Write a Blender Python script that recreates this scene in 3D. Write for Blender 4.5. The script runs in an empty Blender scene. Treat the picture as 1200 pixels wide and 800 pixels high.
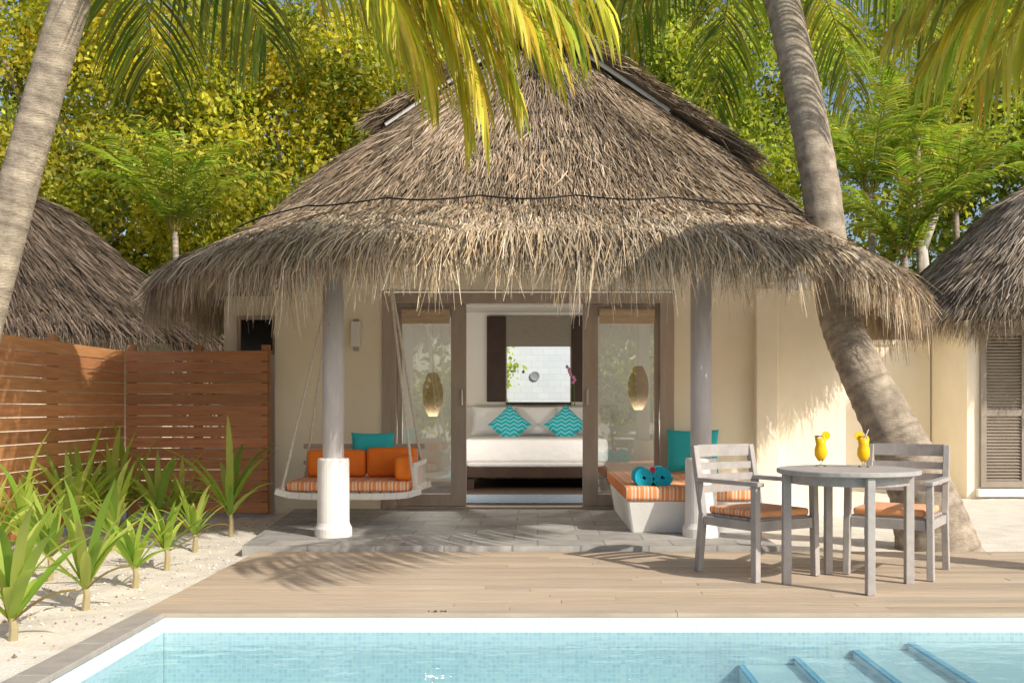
import bpy, bmesh, math, random
import numpy as np
from mathutils import Vector, Matrix
rng = np.random.default_rng(7); random.seed(7)
S = bpy.context.scene; C = S.collection
PI = math.pi
H, PX, F, EYE = 478.0, 630.0, 1200.0, 1.15
def at(px, py, Y): return Vector(((px-PX)/F*Y, Y, EYE+(H-py)/F*Y))

# ------------------------------------------------------------------ helpers
def wm(o):
    m = Matrix.Identity(4)
    while o is not None:
        m = o.matrix_basis @ m; o = o.parent
    return m
def tag(o, label, cat, group=None, kind=None):
    o['label'] = label; o['category'] = cat
    if group: o['group'] = group
    if kind: o['kind'] = kind
    return o
def thing(name, label, cat, loc=(0,0,0), rz=0, group=None):
    o = bpy.data.objects.new(name, None); C.objects.link(o)
    o.location = loc; o.rotation_euler = (0,0,rz); o.empty_display_size = .1
    return tag(o, label, cat, group)
def link(name, me, mat, parent=None):
    me.materials.append(mat)
    o = bpy.data.objects.new(name, me); C.objects.link(o)
    if parent is not None:
        me.transform(wm(parent).inverted()); o.parent = parent
    return o
def dup(root, loc, rz, label=None):
    r = root.copy(); C.objects.link(r); r.location = loc; r.rotation_euler = (0,0,rz)
    if label: r['label'] = label
    for ch in list(root.children):
        c = ch.copy(); C.objects.link(c); c.parent = r
        for g in list(ch.children):
            d = g.copy(); C.objects.link(d); d.parent = c
    return r
class MB:
    def __init__(s): s.v=[]; s.f=[]; s.c=[]
    def add(s, vs, fs, col=(1,1,1)):
        o=len(s.v); s.v += [tuple(p) for p in vs]; s.c += [col]*len(vs)
        s.f += [tuple(i+o for i in q) for q in fs]; return s
    def obox(s, cen, size, R=None, col=(1,1,1)):
        R = R or Matrix.Identity(3); cen=Vector(cen); h=[d/2 for d in size]
        vs=[cen+R@Vector((x*h[0],y*h[1],z*h[2])) for x in(-1,1) for y in(-1,1) for z in(-1,1)]
        return s.add(vs,[(0,1,3,2),(4,6,7,5),(0,4,5,1),(2,3,7,6),(0,2,6,4),(1,5,7,3)],col)
    def box(s,x0,x1,y0,y1,z0,z1,col=(1,1,1)):
        return s.obox(((x0+x1)/2,(y0+y1)/2,(z0+z1)/2),(abs(x1-x0),abs(y1-y0),abs(z1-z0)),None,col)
    def bar(s,p0,p1,w,h,up=(0,0,1),col=(1,1,1)):
        p0=Vector(p0);p1=Vector(p1);d=(p1-p0);L=d.length;d.normalize();u=Vector(up)
        if abs(d.dot(u))>.98:u=Vector((0,1,0))
        x=d.cross(u).normalized();z=x.cross(d).normalized()
        R=Matrix((x,d,z)).transposed()
        return s.obox((p0+p1)/2,(w,L,h),R,col)
    def tube(s,pts,rad,n=8,cols=None,col=(1,1,1),cap=True):
        pts=[Vector(p) for p in pts]
        if not hasattr(rad,'__len__'): rad=[rad]*len(pts)
        base=len(s.v); ref=None
        for i,p in enumerate(pts):
            t=(pts[min(i+1,len(pts)-1)]-pts[max(i-1,0)]).normalized()
            if ref is None:
                ref=Vector((1,0,0)) if abs(t.x)<.9 else Vector((0,1,0))
            x=(ref-t*ref.dot(t)).normalized(); ref=x; y=t.cross(x)
            for k in range(n):
                a=2*PI*k/n
                s.v.append(tuple(p+(x*math.cos(a)+y*math.sin(a))*rad[i])); s.c.append(cols[i] if cols else col)
        for i in range(len(pts)-1):
            for k in range(n):
                a=base+i*n+k;b=base+i*n+(k+1)%n
                s.f.append((a,b,b+n,a+n))
        if cap:
            s.f.append(tuple(base+k for k in reversed(range(n))))
            s.f.append(tuple(base+(len(pts)-1)*n+k for k in range(n)))
        return s
    def lathe(s,prof,n=24,cen=(0,0,0),col=(1,1,1)):
        b=len(s.v)
        for r,z in prof:
            for k in range(n):
                a=2*PI*k/n
                s.v.append((cen[0]+r*math.cos(a),cen[1]+r*math.sin(a),cen[2]+z)); s.c.append(col)
        for i in range(len(prof)-1):
            for k in range(n):
                p=b+i*n+k;q=b+i*n+(k+1)%n
                s.f.append((p,q,q+n,p+n))
        return s
    def build(s,name,mat,parent=None,smooth=False,bevel=0,seg=2):
        me=bpy.data.meshes.new(name); me.from_pydata(s.v,[],s.f)
        ca=me.color_attributes.new('Col','FLOAT_COLOR','POINT')
        ca.data.foreach_set('color',np.array([(c[0],c[1],c[2],1) for c in s.c],dtype=np.float32).ravel())
        if smooth: me.polygons.foreach_set('use_smooth',[True]*len(me.polygons))
        me.update()
        o=link(name,me,mat,parent)
        if bevel:
            b=o.modifiers.new('bevel','BEVEL'); b.width=bevel; b.segments=seg; b.limit_method='ANGLE'
            if seg>2: me.polygons.foreach_set('use_smooth',[True]*len(me.polygons))
        return o
def npmesh(name,V,Q,col,mat,parent=None,smooth=False):
    me=bpy.data.meshes.new(name); V=np.asarray(V,dtype=np.float32); Q=np.asarray(Q,dtype=np.int32)
    me.vertices.add(len(V)); me.vertices.foreach_set('co',V.ravel())
    me.loops.add(len(Q)*4); me.loops.foreach_set('vertex_index',Q.ravel())
    me.polygons.add(len(Q)); me.polygons.foreach_set('loop_start',np.arange(0,len(Q)*4,4,dtype=np.int32))
    me.update(calc_edges=True)
    ca=me.color_attributes.new('Col','FLOAT_COLOR','POINT')
    cc=np.ones((len(V),4),dtype=np.float32); cc[:,:3]=col; ca.data.foreach_set('color',cc.ravel())
    if smooth: me.polygons.foreach_set('use_smooth',np.ones(len(Q),dtype=bool))
    return link(name,me,mat,parent)

# ------------------------------------------------------------------ materials
def N(nt,t,**k):
    n=nt.nodes.new(t)
    for a,b in k.items(): setattr(n,a,b)
    return n
def mth(nt,op,a,b=None):
    n=N(nt,'ShaderNodeMath',operation=op)
    for i,x in enumerate((a,b)):
        if x is None: continue
        if isinstance(x,(int,float)): n.inputs[i].default_value=x
        else: nt.links.new(x,n.inputs[i])
    return n.outputs[0]
def rgba(c): return (c[0],c[1],c[2],1)
def base(name,rough=.7,spec=.3,metal=0):
    m=bpy.data.materials.new(name); m.use_nodes=True; nt=m.node_tree
    b=nt.nodes['Principled BSDF']; b.inputs['Roughness'].default_value=rough
    b.inputs['Specular IOR Level'].default_value=spec; b.inputs['Metallic'].default_value=metal
    return m,nt,b
def mixc(nt,f,a,b,mode='MIX'):
    n=N(nt,'ShaderNodeMix',data_type='RGBA',blend_type=mode)
    for s,x in ((n.inputs[0],f),(n.inputs[6],a),(n.inputs[7],b)):
        if isinstance(x,(int,float)): s.default_value=x
        elif isinstance(x,tuple): s.default_value=rgba(x)
        else: nt.links.new(x,s)
    return n.outputs[2]
def coords(nt,scale=(1,1,1)):
    t=N(nt,'ShaderNodeTexCoord'); mp=N(nt,'ShaderNodeMapping'); mp.inputs['Scale'].default_value=scale
    nt.links.new(t.outputs['Object'],mp.inputs[0]); return mp.outputs[0]
def noise(nt,vec,scale,detail=4,rough=.6):
    n=N(nt,'ShaderNodeTexNoise'); n.inputs['Scale'].default_value=scale; n.inputs['Detail'].default_value=detail
    n.inputs['Roughness'].default_value=rough; nt.links.new(vec,n.inputs['Vector']); return n.outputs[0]
def ramp(nt,f,stops,const=False):
    r=N(nt,'ShaderNodeValToRGB'); e=r.color_ramp.elements
    if const: r.color_ramp.interpolation='CONSTANT'
    while len(e)<len(stops): e.new(.5)
    for i,(p,c) in enumerate(stops): e[i].position=p; e[i].color=rgba(c)
    nt.links.new(f,r.inputs[0]); return r.outputs[0]
def bump(nt,b,h,st=.3,dist=.02):
    n=N(nt,'ShaderNodeBump'); n.inputs['Strength'].default_value=st; n.inputs['Distance'].default_value=dist
    nt.links.new(h,n.inputs['Height']); nt.links.new(n.outputs[0],b.inputs['Normal'])
def attr(nt):
    a=N(nt,'ShaderNodeAttribute'); a.attribute_name='Col'; return a.outputs['Color']
def mat(name,c1,c2=None,scale=4,st=(1,1,1),rough=.7,spec=.3,bs=40,bst=.2,bd=.01,useattr=False,metal=0):
    m,nt,b=base(name,rough,spec,metal); c2=c2 or tuple(x*.8 for x in c1)
    v=coords(nt,st); f=noise(nt,v,scale)
    col=ramp(nt,f,[(.3,c2),(.7,c1)])
    if useattr: col=mixc(nt,1.0,col,attr(nt),'MULTIPLY')
    nt.links.new(col,b.inputs['Base Color'])
    if bst: bump(nt,b,noise(nt,v,bs,3),bst,bd)
    return m
def attrmat(name,rough=.8,spec=.2,trans=0):
    m,nt,b=base(name,rough,spec); a=attr(nt); nt.links.new(a,b.inputs['Base Color'])
    if trans:
        t=N(nt,'ShaderNodeBsdfTranslucent'); mx=N(nt,'ShaderNodeMixShader'); mx.inputs[0].default_value=trans
        nt.links.new(mixc(nt,1.0,a,(1.25,1.28,.6),'MULTIPLY'),t.inputs[0])
        nt.links.new(b.outputs[0],mx.inputs[1]); nt.links.new(t.outputs[0],mx.inputs[2])
        nt.links.new(mx.outputs[0],nt.nodes['Material Output'].inputs[0])
    return m
def stripes(name,axis,freq,stops,rough=.85):
    m,nt,b=base(name,rough,.1); t=N(nt,'ShaderNodeTexCoord'); sp=N(nt,'ShaderNodeSeparateXYZ')
    nt.links.new(t.outputs['Object'],sp.inputs[0])
    f=mth(nt,'FRACT',mth(nt,'MULTIPLY',sp.outputs[axis],freq))
    nt.links.new(ramp(nt,f,stops,True),b.inputs['Base Color'])
    bump(nt,b,noise(nt,t.outputs['Object'],300,2),.2,.003)
    return m
def chevron(name):
    m,nt,b=base(name,.85,.1); t=N(nt,'ShaderNodeTexCoord'); sp=N(nt,'ShaderNodeSeparateXYZ')
    nt.links.new(t.outputs['Object'],sp.inputs[0])
    tri=mth(nt,'ABSOLUTE',mth(nt,'SUBTRACT',mth(nt,'FRACT',mth(nt,'MULTIPLY',sp.outputs[0],8.0)),.5))
    f=mth(nt,'FRACT',mth(nt,'MULTIPLY',mth(nt,'ADD',sp.outputs[1],mth(nt,'MULTIPLY',tri,.08)),16.0))
    nt.links.new(ramp(nt,f,[(0,(.02,.46,.56)),(.68,(.30,.72,.77))],True),b.inputs['Base Color'])
    return m
def tiles(name,plane,w,h,c1,c2,mortar,ms=.06,rough=.3,off=0.0,spec=.5,nz=0,bst=.15):
    m,nt,b=base(name,rough,spec); t=N(nt,'ShaderNodeTexCoord'); sp=N(nt,'ShaderNodeSeparateXYZ'); cb=N(nt,'ShaderNodeCombineXYZ')
    nt.links.new(t.outputs['Object'],sp.inputs[0])
    nt.links.new(sp.outputs[plane[0]],cb.inputs[0]); nt.links.new(sp.outputs[plane[1]],cb.inputs[1])
    k=N(nt,'ShaderNodeTexBrick',offset=off,squash=1.0); k.inputs['Scale'].default_value=1
    k.inputs['Brick Width'].default_value=w; k.inputs['Row Height'].default_value=h
    k.inputs['Mortar Size'].default_value=ms*h; k.inputs['Color1'].default_value=rgba(c1); k.inputs['Color2'].default_value=rgba(c2)
    k.inputs['Mortar'].default_value=rgba(mortar); nt.links.new(cb.outputs[0],k.inputs['Vector'])
    col=k.outputs['Color']
    if nz:
        col=mixc(nt,1.0,col,ramp(nt,noise(nt,t.outputs['Object'],nz,6,.7),[(.3,(.70,.68,.66)),(.7,(1.14,1.14,1.14))]),'MULTIPLY')
    nt.links.new(col,b.inputs['Base Color'])
    if bst: bump(nt,b,mth(nt,'SUBTRACT',1.0,k.outputs['Fac']),bst,.004)
    return m
def clear(name,ior,tint,rough,wave=0,fs=1.0):
    m=bpy.data.materials.new(name); m.use_nodes=True; nt=m.node_tree; nt.nodes.remove(nt.nodes['Principled BSDF'])
    tr=N(nt,'ShaderNodeBsdfTransparent'); tr.inputs[0].default_value=rgba(tint)
    g=N(nt,'ShaderNodeBsdfGlossy'); g.inputs['Roughness'].default_value=rough; g.inputs[0].default_value=(1,1,1,1)
    fr=N(nt,'ShaderNodeFresnel'); fr.inputs[0].default_value=ior
    mx=N(nt,'ShaderNodeMixShader'); nt.links.new(mth(nt,'MULTIPLY',fr.outputs[0],fs),mx.inputs[0]); nt.links.new(tr.outputs[0],mx.inputs[1]); nt.links.new(g.outputs[0],mx.inputs[2])
    nt.links.new(mx.outputs[0],nt.nodes['Material Output'].inputs[0])
    if wave:
        v=coords(nt,(1,1.6,1)); bp=N(nt,'ShaderNodeBump'); bp.inputs['Strength'].default_value=wave; bp.inputs['Distance'].default_value=.05
        nt.links.new(noise(nt,v,4.5,3,.5),bp.inputs['Height'])
        nt.links.new(bp.outputs[0],g.inputs['Normal'])
    return m

M_thatch=attrmat('thatch',.9,.1)
M_leaf=attrmat('leaf',.5,.35,.52)
M_frond=attrmat('palm_leaf',.5,.3,.36)
M_bark=attrmat('bark',.9,.15)
def trunkmat():
    m,nt,b=base('palm_bark',.9,.15); v=coords(nt,(1,1,1)); f=noise(nt,v,9,6,.7)
    col=mixc(nt,1.0,ramp(nt,f,[(.3,(.5,.48,.46)),(.7,(1.15,1.12,1.05))]),attr(nt),'MULTIPLY')
    nt.links.new(col,b.inputs['Base Color']); bump(nt,b,noise(nt,coords(nt,(3,3,14)),6,5,.7),.7,.03); return m
M_trunk=trunkmat()
M_wall=mat('cream_render',(.90,.82,.655),(.85,.765,.60),3,rough=.9,bs=90,bst=.12)
M_wall_in=mat('interior_render',(.85,.82,.77),(.82,.79,.73),3,rough=.9,bst=.05)
M_white=mat('white_plaster',(.84,.82,.79),(.75,.73,.69),4,rough=.85,bs=60,bst=.2)
M_soffit=mat('pale_soffit',(.82,.79,.74),(.74,.71,.66),4,(1,6,1),rough=.85)
M_frame=mat('weathered_door_timber',(.47,.39,.32),(.38,.31,.25),3,(4,4,.6),.6,bs=40,bst=.15)
M_fence=mat('fence_timber',(.58,.27,.12),(.40,.18,.075),6,(.5,.5,6),.5,bs=30,bst=.3,useattr=True)
M_deck=mat('deck_timber',(.60,.485,.365),(.44,.35,.26),4,(.5,9,1),.6,bs=14,bst=.25,useattr=True)
M_grey=mat('grey_timber',(.45,.42,.40),(.35,.325,.31),6,(2,2,2),.6,bs=30,bst=.2)
M_dark=mat('dark_timber',(.055,.03,.02),(.035,.02,.014),5,rough=.45)
M_sand=mat('sand',(.76,.71,.63),(.64,.59,.51),6,rough=.95,bs=55,bst=.5,bd=.02)
M_ground=mat('ground',(.50,.44,.36),(.34,.29,.22),2,rough=.95,bs=30,bst=.5)
M_pebble=attrmat('coral_bits',.9,.1)
M_patio=tiles('slate_paving',(0,1),.55,.36,(.46,.445,.42),(.32,.315,.305),(.26,.25,.24),.025,.65,.37,.3,4,.25)
M_mosw=tiles('pool_mosaic',(0,2),.026,.026,(.82,.86,.86),(.60,.72,.78),(.84,.85,.84),.12)
M_moss=tiles('pool_mosaic_side',(1,2),.026,.026,(.82,.86,.86),(.60,.72,.78),(.84,.85,.84),.12)
M_mosf=tiles('pool_floor_tile',(0,1),.026,.026,(.67,.84,.89),(.63,.81,.87),(.70,.85,.89),.1)
M_step=tiles('pool_step_tile',(0,1),.026,.026,(.80,.88,.90),(.76,.86,.88),(.80,.88,.90),.1)
M_nose=tiles('step_edge_tile',(0,1),.03,.03,(.08,.42,.68),(.13,.50,.74),(.35,.62,.76),.1)
M_coping=mat('coping_stone',(.40,.365,.325),(.31,.285,.255),8,rough=.8,bs=50,bst=.3)
M_water=clear('water',1.33,(.75,.935,.965),.01,.34,.6)
M_glass=clear('glass',3.4,(.86,.91,.89),.0)
M_orange=mat('orange_canvas',(.88,.24,.03),(.80,.19,.025),6,rough=.9,bs=250,bst=.15)
M_teal=mat('turquoise_canvas',(.04,.52,.57),(.04,.45,.50),6,rough=.9,bs=250,bst=.15)
M_towel=mat('turquoise_towel',(.02,.58,.78),(.02,.50,.70),20,rough=1,bs=220,bst=.6)
STR=[(0,(.80,.30,.11)),(.3,(.82,.58,.43)),(.42,(.79,.38,.18)),(.58,(.82,.62,.49)),(.7,(.76,.26,.09)),(.88,(.82,.58,.43))]
M_stripe=stripes('orange_stripe_canvas',0,9.0,STR)
M_stripey=stripes('orange_stripe_canvas_side',1,10.0,STR)
M_chev=chevron('turquoise_chevron_cloth')
M_linen=mat('white_linen',(.88,.88,.88),(.84,.84,.85),5,rough=.9,bs=9,bst=.4,bd=.04)
M_rope=mat('pale_rope',(.72,.66,.56),(.55,.5,.42),40,rough=.95,bs=150,bst=.5)
M_darkrope=mat('black_rope',(.02,.018,.016),rough=.8)
M_board=mat('white_barge_board',(.66,.64,.61),(.50,.48,.45),5,rough=.8)
M_floorin=mat('dark_floorboard',(.08,.05,.035),(.05,.03,.022),4,(1,8,1),.6)
M_rug=mat('blue_grey_rug',(.20,.25,.31),(.12,.16,.21),18,rough=1,bst=.4)
M_blind=mat('woven_blind',(.62,.48,.33),(.5,.37,.24),8,(1,1,14),.8)
M_blind2=mat('grey_blind',(.30,.27,.22),(.23,.20,.16),8,(1,1,14),.8)
M_black=mat('dark_glass',(.02,.02,.022),rough=.15,bst=0)
M_metal=mat('brushed_metal',(.5,.5,.5),rough=.3,metal=1,bst=0)
M_louver=mat('taupe_louvre',(.33,.285,.24),(.27,.23,.19),5,rough=.7)
M_wicker=mat('wicker',(.42,.30,.17),(.25,.16,.08),30,(1,1,4),.7,bs=60,bst=.6)
M_drink=mat('orange_drink',(.95,.58,.015),(.95,.50,.01),10,rough=.2,bst=0)
M_red=mat('hibiscus_red',(.65,.04,.10),rough=.6,bst=0)
M_pink=mat('orchid_pink',(.62,.22,.42),rough=.6,bst=0)
M_green=mat('leaf_green',(.08,.2,.03),rough=.5,bst=0)
M_col=mat('column_paint',(.60,.57,.57),(.49,.46,.46),4,(3,3,.7),.8,bs=20,bst=.3)

# ------------------------------------------------------------------ ground, deck, pool
PY=5.75; PXL=-2.10; CW=.15
g=MB(); Z=-.07
hx0,hx1,hy0,hy1=PXL-.05,7.0,-4,PY+.05
for x0,x1,y0,y1 in ((-250,hx0,-60,400),(hx1,250,-60,400),(hx0,hx1,hy1,400),(hx0,hx1,-60,hy0)):
    g.add([(x0,y0,Z),(x1,y0,Z),(x1,y1,Z),(x0,y1,Z)],[(0,1,2,3)])
o=g.build('ground',M_ground); tag(o,'bare sandy earth running under the trees and around the villas','ground',kind='structure')
from mathutils import noise as mn
def sandz(x,y,amp): return -.03+amp*(mn.noise((x*1.3,y*1.3,0))+.5*mn.noise((x*4,y*4,3))+.25*mn.noise((x*11,y*11,5)))
def sandgrid(name,x0,x1,y0,y1,d,label,amp=.03):
    nx=int((x1-x0)/d)+1; ny=int((y1-y0)/d)+1; V=[];Q=[]
    for j in range(ny):
        for i in range(nx):
            x=x0+(x1-x0)*i/(nx-1); y=y0+(y1-y0)*j/(ny-1); V.append((x,y,sandz(x,y,amp)))
    for j in range(ny-1):
        for i in range(nx-1):
            a=j*nx+i; Q.append((a,a+1,a+nx+1,a+nx))
    o=npmesh(name,V,Q,(1,1,1),M_sand,None,True); tag(o,label,'sand',kind='structure')
sandgrid('sand',-8,PXL-CW-.005,1.5,13.5,.05,'white coral sand of the planting bed beside the pool and timber fence')
sandgrid('sand',1.9,10,8.05,15,.07,'pale sand path between the deck and the villa on the right',.02)
n=2300; V=[];Q=[];cc=[]
P=np.column_stack([rng.uniform(-5.2,PXL-.25,n),rng.uniform(3.6,11,n)])
for k in range(n):
    x,y=P[k]; z=sandz(x,y,.03)+.003; r=random.uniform(.004,.013)*(1.9 if random.random()<.07 else 1); b=len(V)
    a=random.random()*6; u=Vector((math.cos(a),math.sin(a),0))*r; w=Vector((-math.sin(a),math.cos(a),0))*r*random.uniform(.3,.8)
    c=Vector((x,y,z))
    V+= [c-u,c-w,c+u,c+w,c+Vector((0,0,r*.8))]
    Q+= [(b,b+1,b+4),(b+1,b+2,b+4),(b+2,b+3,b+4),(b+3,b,b+4)]
    col=random.choice([(.78,.74,.68),(.66,.61,.53),(.3,.22,.15),(.46,.36,.24)]); cc+=[col]*5
mb=MB(); mb.v=[tuple(v) for v in V]; mb.f=Q; mb.c=cc
tag(mb.build('coral_bits',M_pebble),'scattered coral bits and leaf litter on the sand bed','coral bits',kind='stuff')
d=MB(); y=PY; k=0
while y<8.22:
    w=.094; xs=[PXL-CW]
    while xs[-1]<8: xs.append(xs[-1]+random.uniform(1.6,3.4))
    for a,b in zip(xs[:-1],xs[1:]):
        t=random.uniform(.80,1.08); r=random.uniform(-.02,.02)
        d.box(a+.0015,b-.0015,y,min(y+w,8.235),-.045 if k else -.022,random.uniform(-.0015,.0015),(t+r,t,t-r))
    y+=w+.005; k+=1
tag(d.build('deck',M_deck),'weathered timber pool deck of long boards','deck',kind='structure')
d=MB(); d.box(PXL-CW+.01,8,PY+.03,8.22,-.068,-.05); tag(d.build('deck_joists',M_dark),'dark joists under the timber deck','deck',kind='structure')
d=MB(); d.add([(-2.38,8.245,.04),(1.95,8.245,.04),(1.95,11.5,.04),(-2.70,11.5,.04),(-2.38,8.245,-.07),(1.95,8.245,-.07),(1.95,11.5,-.07),(-2.70,11.5,-.07)],
      [(0,1,2,3),(4,5,1,0),(5,6,2,1),(7,4,0,3)])
tag(d.build('patio',M_patio),'grey slate paved veranda floor in front of the glass doors','patio',kind='structure')
PF=-.42; WL=-.105
d=MB(); d.add([(PXL,PY+.004,-.024),(7,PY+.004,-.024),(7,PY+.004,PF),(PXL,PY+.004,PF)],[(0,1,2,3)])
d.add([(PXL,-4,-.0),(7,-4,0),(7,-4,PF),(PXL,-4,PF)],[(3,2,1,0)]); tag(d.build('pool_wall',M_mosw),'pale mosaic end walls of the swimming pool','pool',kind='structure')
d=MB(); d.add([(PXL,-4,-.03),(PXL,PY,-.03),(PXL,PY,PF),(PXL,-4,PF)],[(0,1,2,3)]); d.add([(7,-4,-.03),(7,PY,-.03),(7,PY,PF),(7,-4,PF)],[(3,2,1,0)])
tag(d.build('pool_wall',M_moss),'pale mosaic side walls of the swimming pool','pool',kind='structure')
d=MB(); d.add([(PXL,-4,PF),(7,-4,PF),(7,PY+.004,PF),(PXL,PY+.004,PF)],[(0,1,2,3)]); tag(d.build('pool_floor',M_mosf),'light blue tiled floor of the swimming pool','pool',kind='structure')
d=MB(); d2=MB(); xs=[1.13,1.44,1.77,2.08]; zs=[-.29,-.25,-.205,-.165]
for i,(x,z) in enumerate(zip(xs,zs)):
    x2=xs[i+1] if i<3 else 7
    d.box(x,x2-.001,1.0,PY-.003,PF-.02,z)
    d2.box(x-.004,x+.030,.99,PY-.005,z-.010,z+.003)
tag(d.build('pool_steps',M_step),'pale tiled steps under water at the right of the pool','pool steps',kind='structure')
tag(d2.build('step_edging',M_nose),'thin blue tile edging along the underwater steps','tile edging',kind='structure')
d=MB(); d.add([(PXL+.002,-3.99,WL),(6.99,-3.99,WL),(6.99,PY,WL),(PXL+.002,PY,WL)],[(0,1,2,3)])
tag(d.build('water',M_water),'clear pale blue swimming pool water','water',kind='structure')
d=MB(); y=-4
while y<PY-.05:
    d.box(PXL-CW,PXL+.008,y,min(y+.595,PY-.003),-.028,.004); y+=.6
tag(d.build('pool_coping',M_coping,bevel=.006),'brown grey coping along the left edge of the pool','coping',kind='structure')
cu=bpy.data.curves.new('depth_mark','FONT'); cu.body='1.2 M'; cu.size=.05; cu.align_x='CENTER'; cu.extrude=.0008
to=bpy.data.objects.new('tmp',cu); C.objects.link(to)
bpy.context.view_layer.update()
me=bpy.data.meshes.new_from_object(to.evaluated_get(bpy.context.evaluated_depsgraph_get())); bpy.data.objects.remove(to)
me.materials.clear(); o=link('depth_mark',me,M_darkrope); o.location=(-.57,PY+.025,.003); tag(o,'small dark depth mark lettered on the deck edge by the pool','marking')

# ------------------------------------------------------------------ thatch
class Roof:
    def __init__(s,cx,cy,rings,n=2.8,tilt=0):
        s.cx,s.cy,s.n,s.tilt=cx,cy,n,tilt; s.R=np.array(rings); u=np.linspace(-PI,PI,6001); s.u=u
        p=s.P(u,np.zeros_like(u)); L=np.r_[0,np.cumsum(np.linalg.norm(np.diff(p,axis=0),axis=1))]; s.L=L/L[-1]; s.per=L[-1]
    def P(s,U,V):
        k=np.arange(len(s.R)); z=np.interp(V,k,s.R[:,0]); a=np.interp(V,k,s.R[:,1]); b=np.interp(V,k,s.R[:,2])
        c,si=np.cos(U),np.sin(U); e=2/s.n
        x=a*np.sign(c)*np.abs(c)**e
        if s.tilt: z=z-s.tilt*np.clip((x-1.6)/2.2,-.0,1)*np.clip(1-V/1.2,0,1)-s.tilt*.4*np.clip((-x-1.6)/2.2,0,1)*np.clip(1-V/1.2,0,1)
        return np.column_stack([s.cx+x, s.cy+b*np.sign(si)*np.abs(si)**e, z])
    def U(s,t): return np.interp(t,s.L,s.u)
    def frame(s,t,V):
        P=s.P(s.U(t),V); up=s.P(s.U(t),V+.03); d=P-up; d/=np.linalg.norm(d,axis=1)[:,None]+1e-9
        T=s.P(s.U((t+.002)%1),V)-s.P(s.U((t-.002)%1),V); T/=np.linalg.norm(T,axis=1)[:,None]+1e-9
        n=np.cross(T,d); n*=np.sign(n[:,2:3]+1e-9); n/=np.linalg.norm(n,axis=1)[:,None]+1e-9
        return P,d,T,n
def strips(P0,P1,P2,side,w,col):
    k=len(P0); w=w[:,None]
    V=np.stack([P0-side*w,P0+side*w,P1-side*w*.9,P1+side*w*.9,P2-side*w*.35,P2+side*w*.35],1).reshape(-1,3)
    b=(np.arange(k)*6)[:,None]; Q=np.concatenate([b+np.array([[0,1,3,2]]),b+np.array([[2,3,5,4]])],0)
    return V,Q,np.repeat(col,6,axis=0)
def strandcol(k,pal,w,var=.25):
    pal=np.array(pal); i=rng.choice(len(pal),k,p=np.array(w)/sum(w)); return pal[i]*rng.uniform(1-var,1+var,(k,1))
PAL=[(.435,.335,.235),(.305,.23,.16),(.57,.455,.335),(.185,.14,.095),(.46,.33,.20)]
def lay(r,count,v0,v1,L0,L1,w,lift,jit,pal=PAL,pw=(4,4,2,3,1),ymax=1e9,hang=0.,rag=0):
    vv=np.linspace(v0,v1,200); pp=r.P(np.full(200,-PI/2),vv); dens=np.interp(vv,np.arange(len(r.R)),r.R[:,1]+r.R[:,2])
    seg=np.linalg.norm(np.diff(pp,axis=0),axis=1)+1e-6; wt=np.r_[seg,seg[-1]]*dens; cdf=np.cumsum(wt); cdf/=cdf[-1]
    V=np.interp(rng.random(count),cdf,vv); t=rng.random(count)
    P,d,T,n=r.frame(t,V); keep=P[:,1]<ymax; P,d,T,n,t,V=P[keep],d[keep],T[keep],n[keep],t[keep],V[keep]; k=len(P)
    L=rng.uniform(L0,L1,k)
    if rag: L*=1+rag*(np.sin(t*r.per*5.1)+np.sin(t*r.per*11.7+1)+np.sin(t*r.per*2.3+2))/3
    L=L[:,None]; j=(rng.normal(0,jit,k))[:,None]; j2=j+rng.normal(0,jit*.6,k)[:,None]
    lf=np.abs(rng.normal(0,lift,k))[:,None]
    dn=np.array([[0,0,-1.]]); D1=d*(1-hang*.5)+dn*hang*.5; D2=d*(1-hang)+dn*hang
    P0=P+n*rng.uniform(0,.03,(k,1)); P1=P0+D1*L*.5+T*j*L*.5+n*lf*.5; P2=P1+D2*L*.5+T*j2*L*.5+n*lf*.5
    th=rng.uniform(-.9,.9,(k,1)); side=T*np.cos(th)+n*np.sin(th)
    c=strandcol(k,pal,pw)
    blot=.85+.15*np.sin(t*37+V*3)+.10*np.sin(t*91+V*7)
    c=c*blot[:,None]
    return strips(P0,P1,P2,side,rng.uniform(.6,1.2,k)*w,c)
def merge(*parts):
    V=[];Q=[];Cc=[];o=0
    for v,q,c in parts: V.append(v);Q.append(q+o);Cc.append(c);o+=len(v)
    return np.concatenate(V),np.concatenate(Q),np.concatenate(Cc)
def loft(r,v0,v1,nv,off=0,col=(.13,.10,.07),nu=120):
    t=np.arange(nu)/nu; V=[]
    for v in np.linspace(v0,v1,nv):
        P,d,T,n=r.frame(t,np.full(nu,v)); V.append(P+n*off)
    V=np.concatenate(V); Q=[]
    for j in range(nv-1):
        for i in range(nu):
            a=j*nu+i; b=j*nu+(i+1)%nu; Q.append((a,b,b+nu,a+nu))
    return V,np.array(Q),np.tile(np.array(col),(len(V),1))

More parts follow.
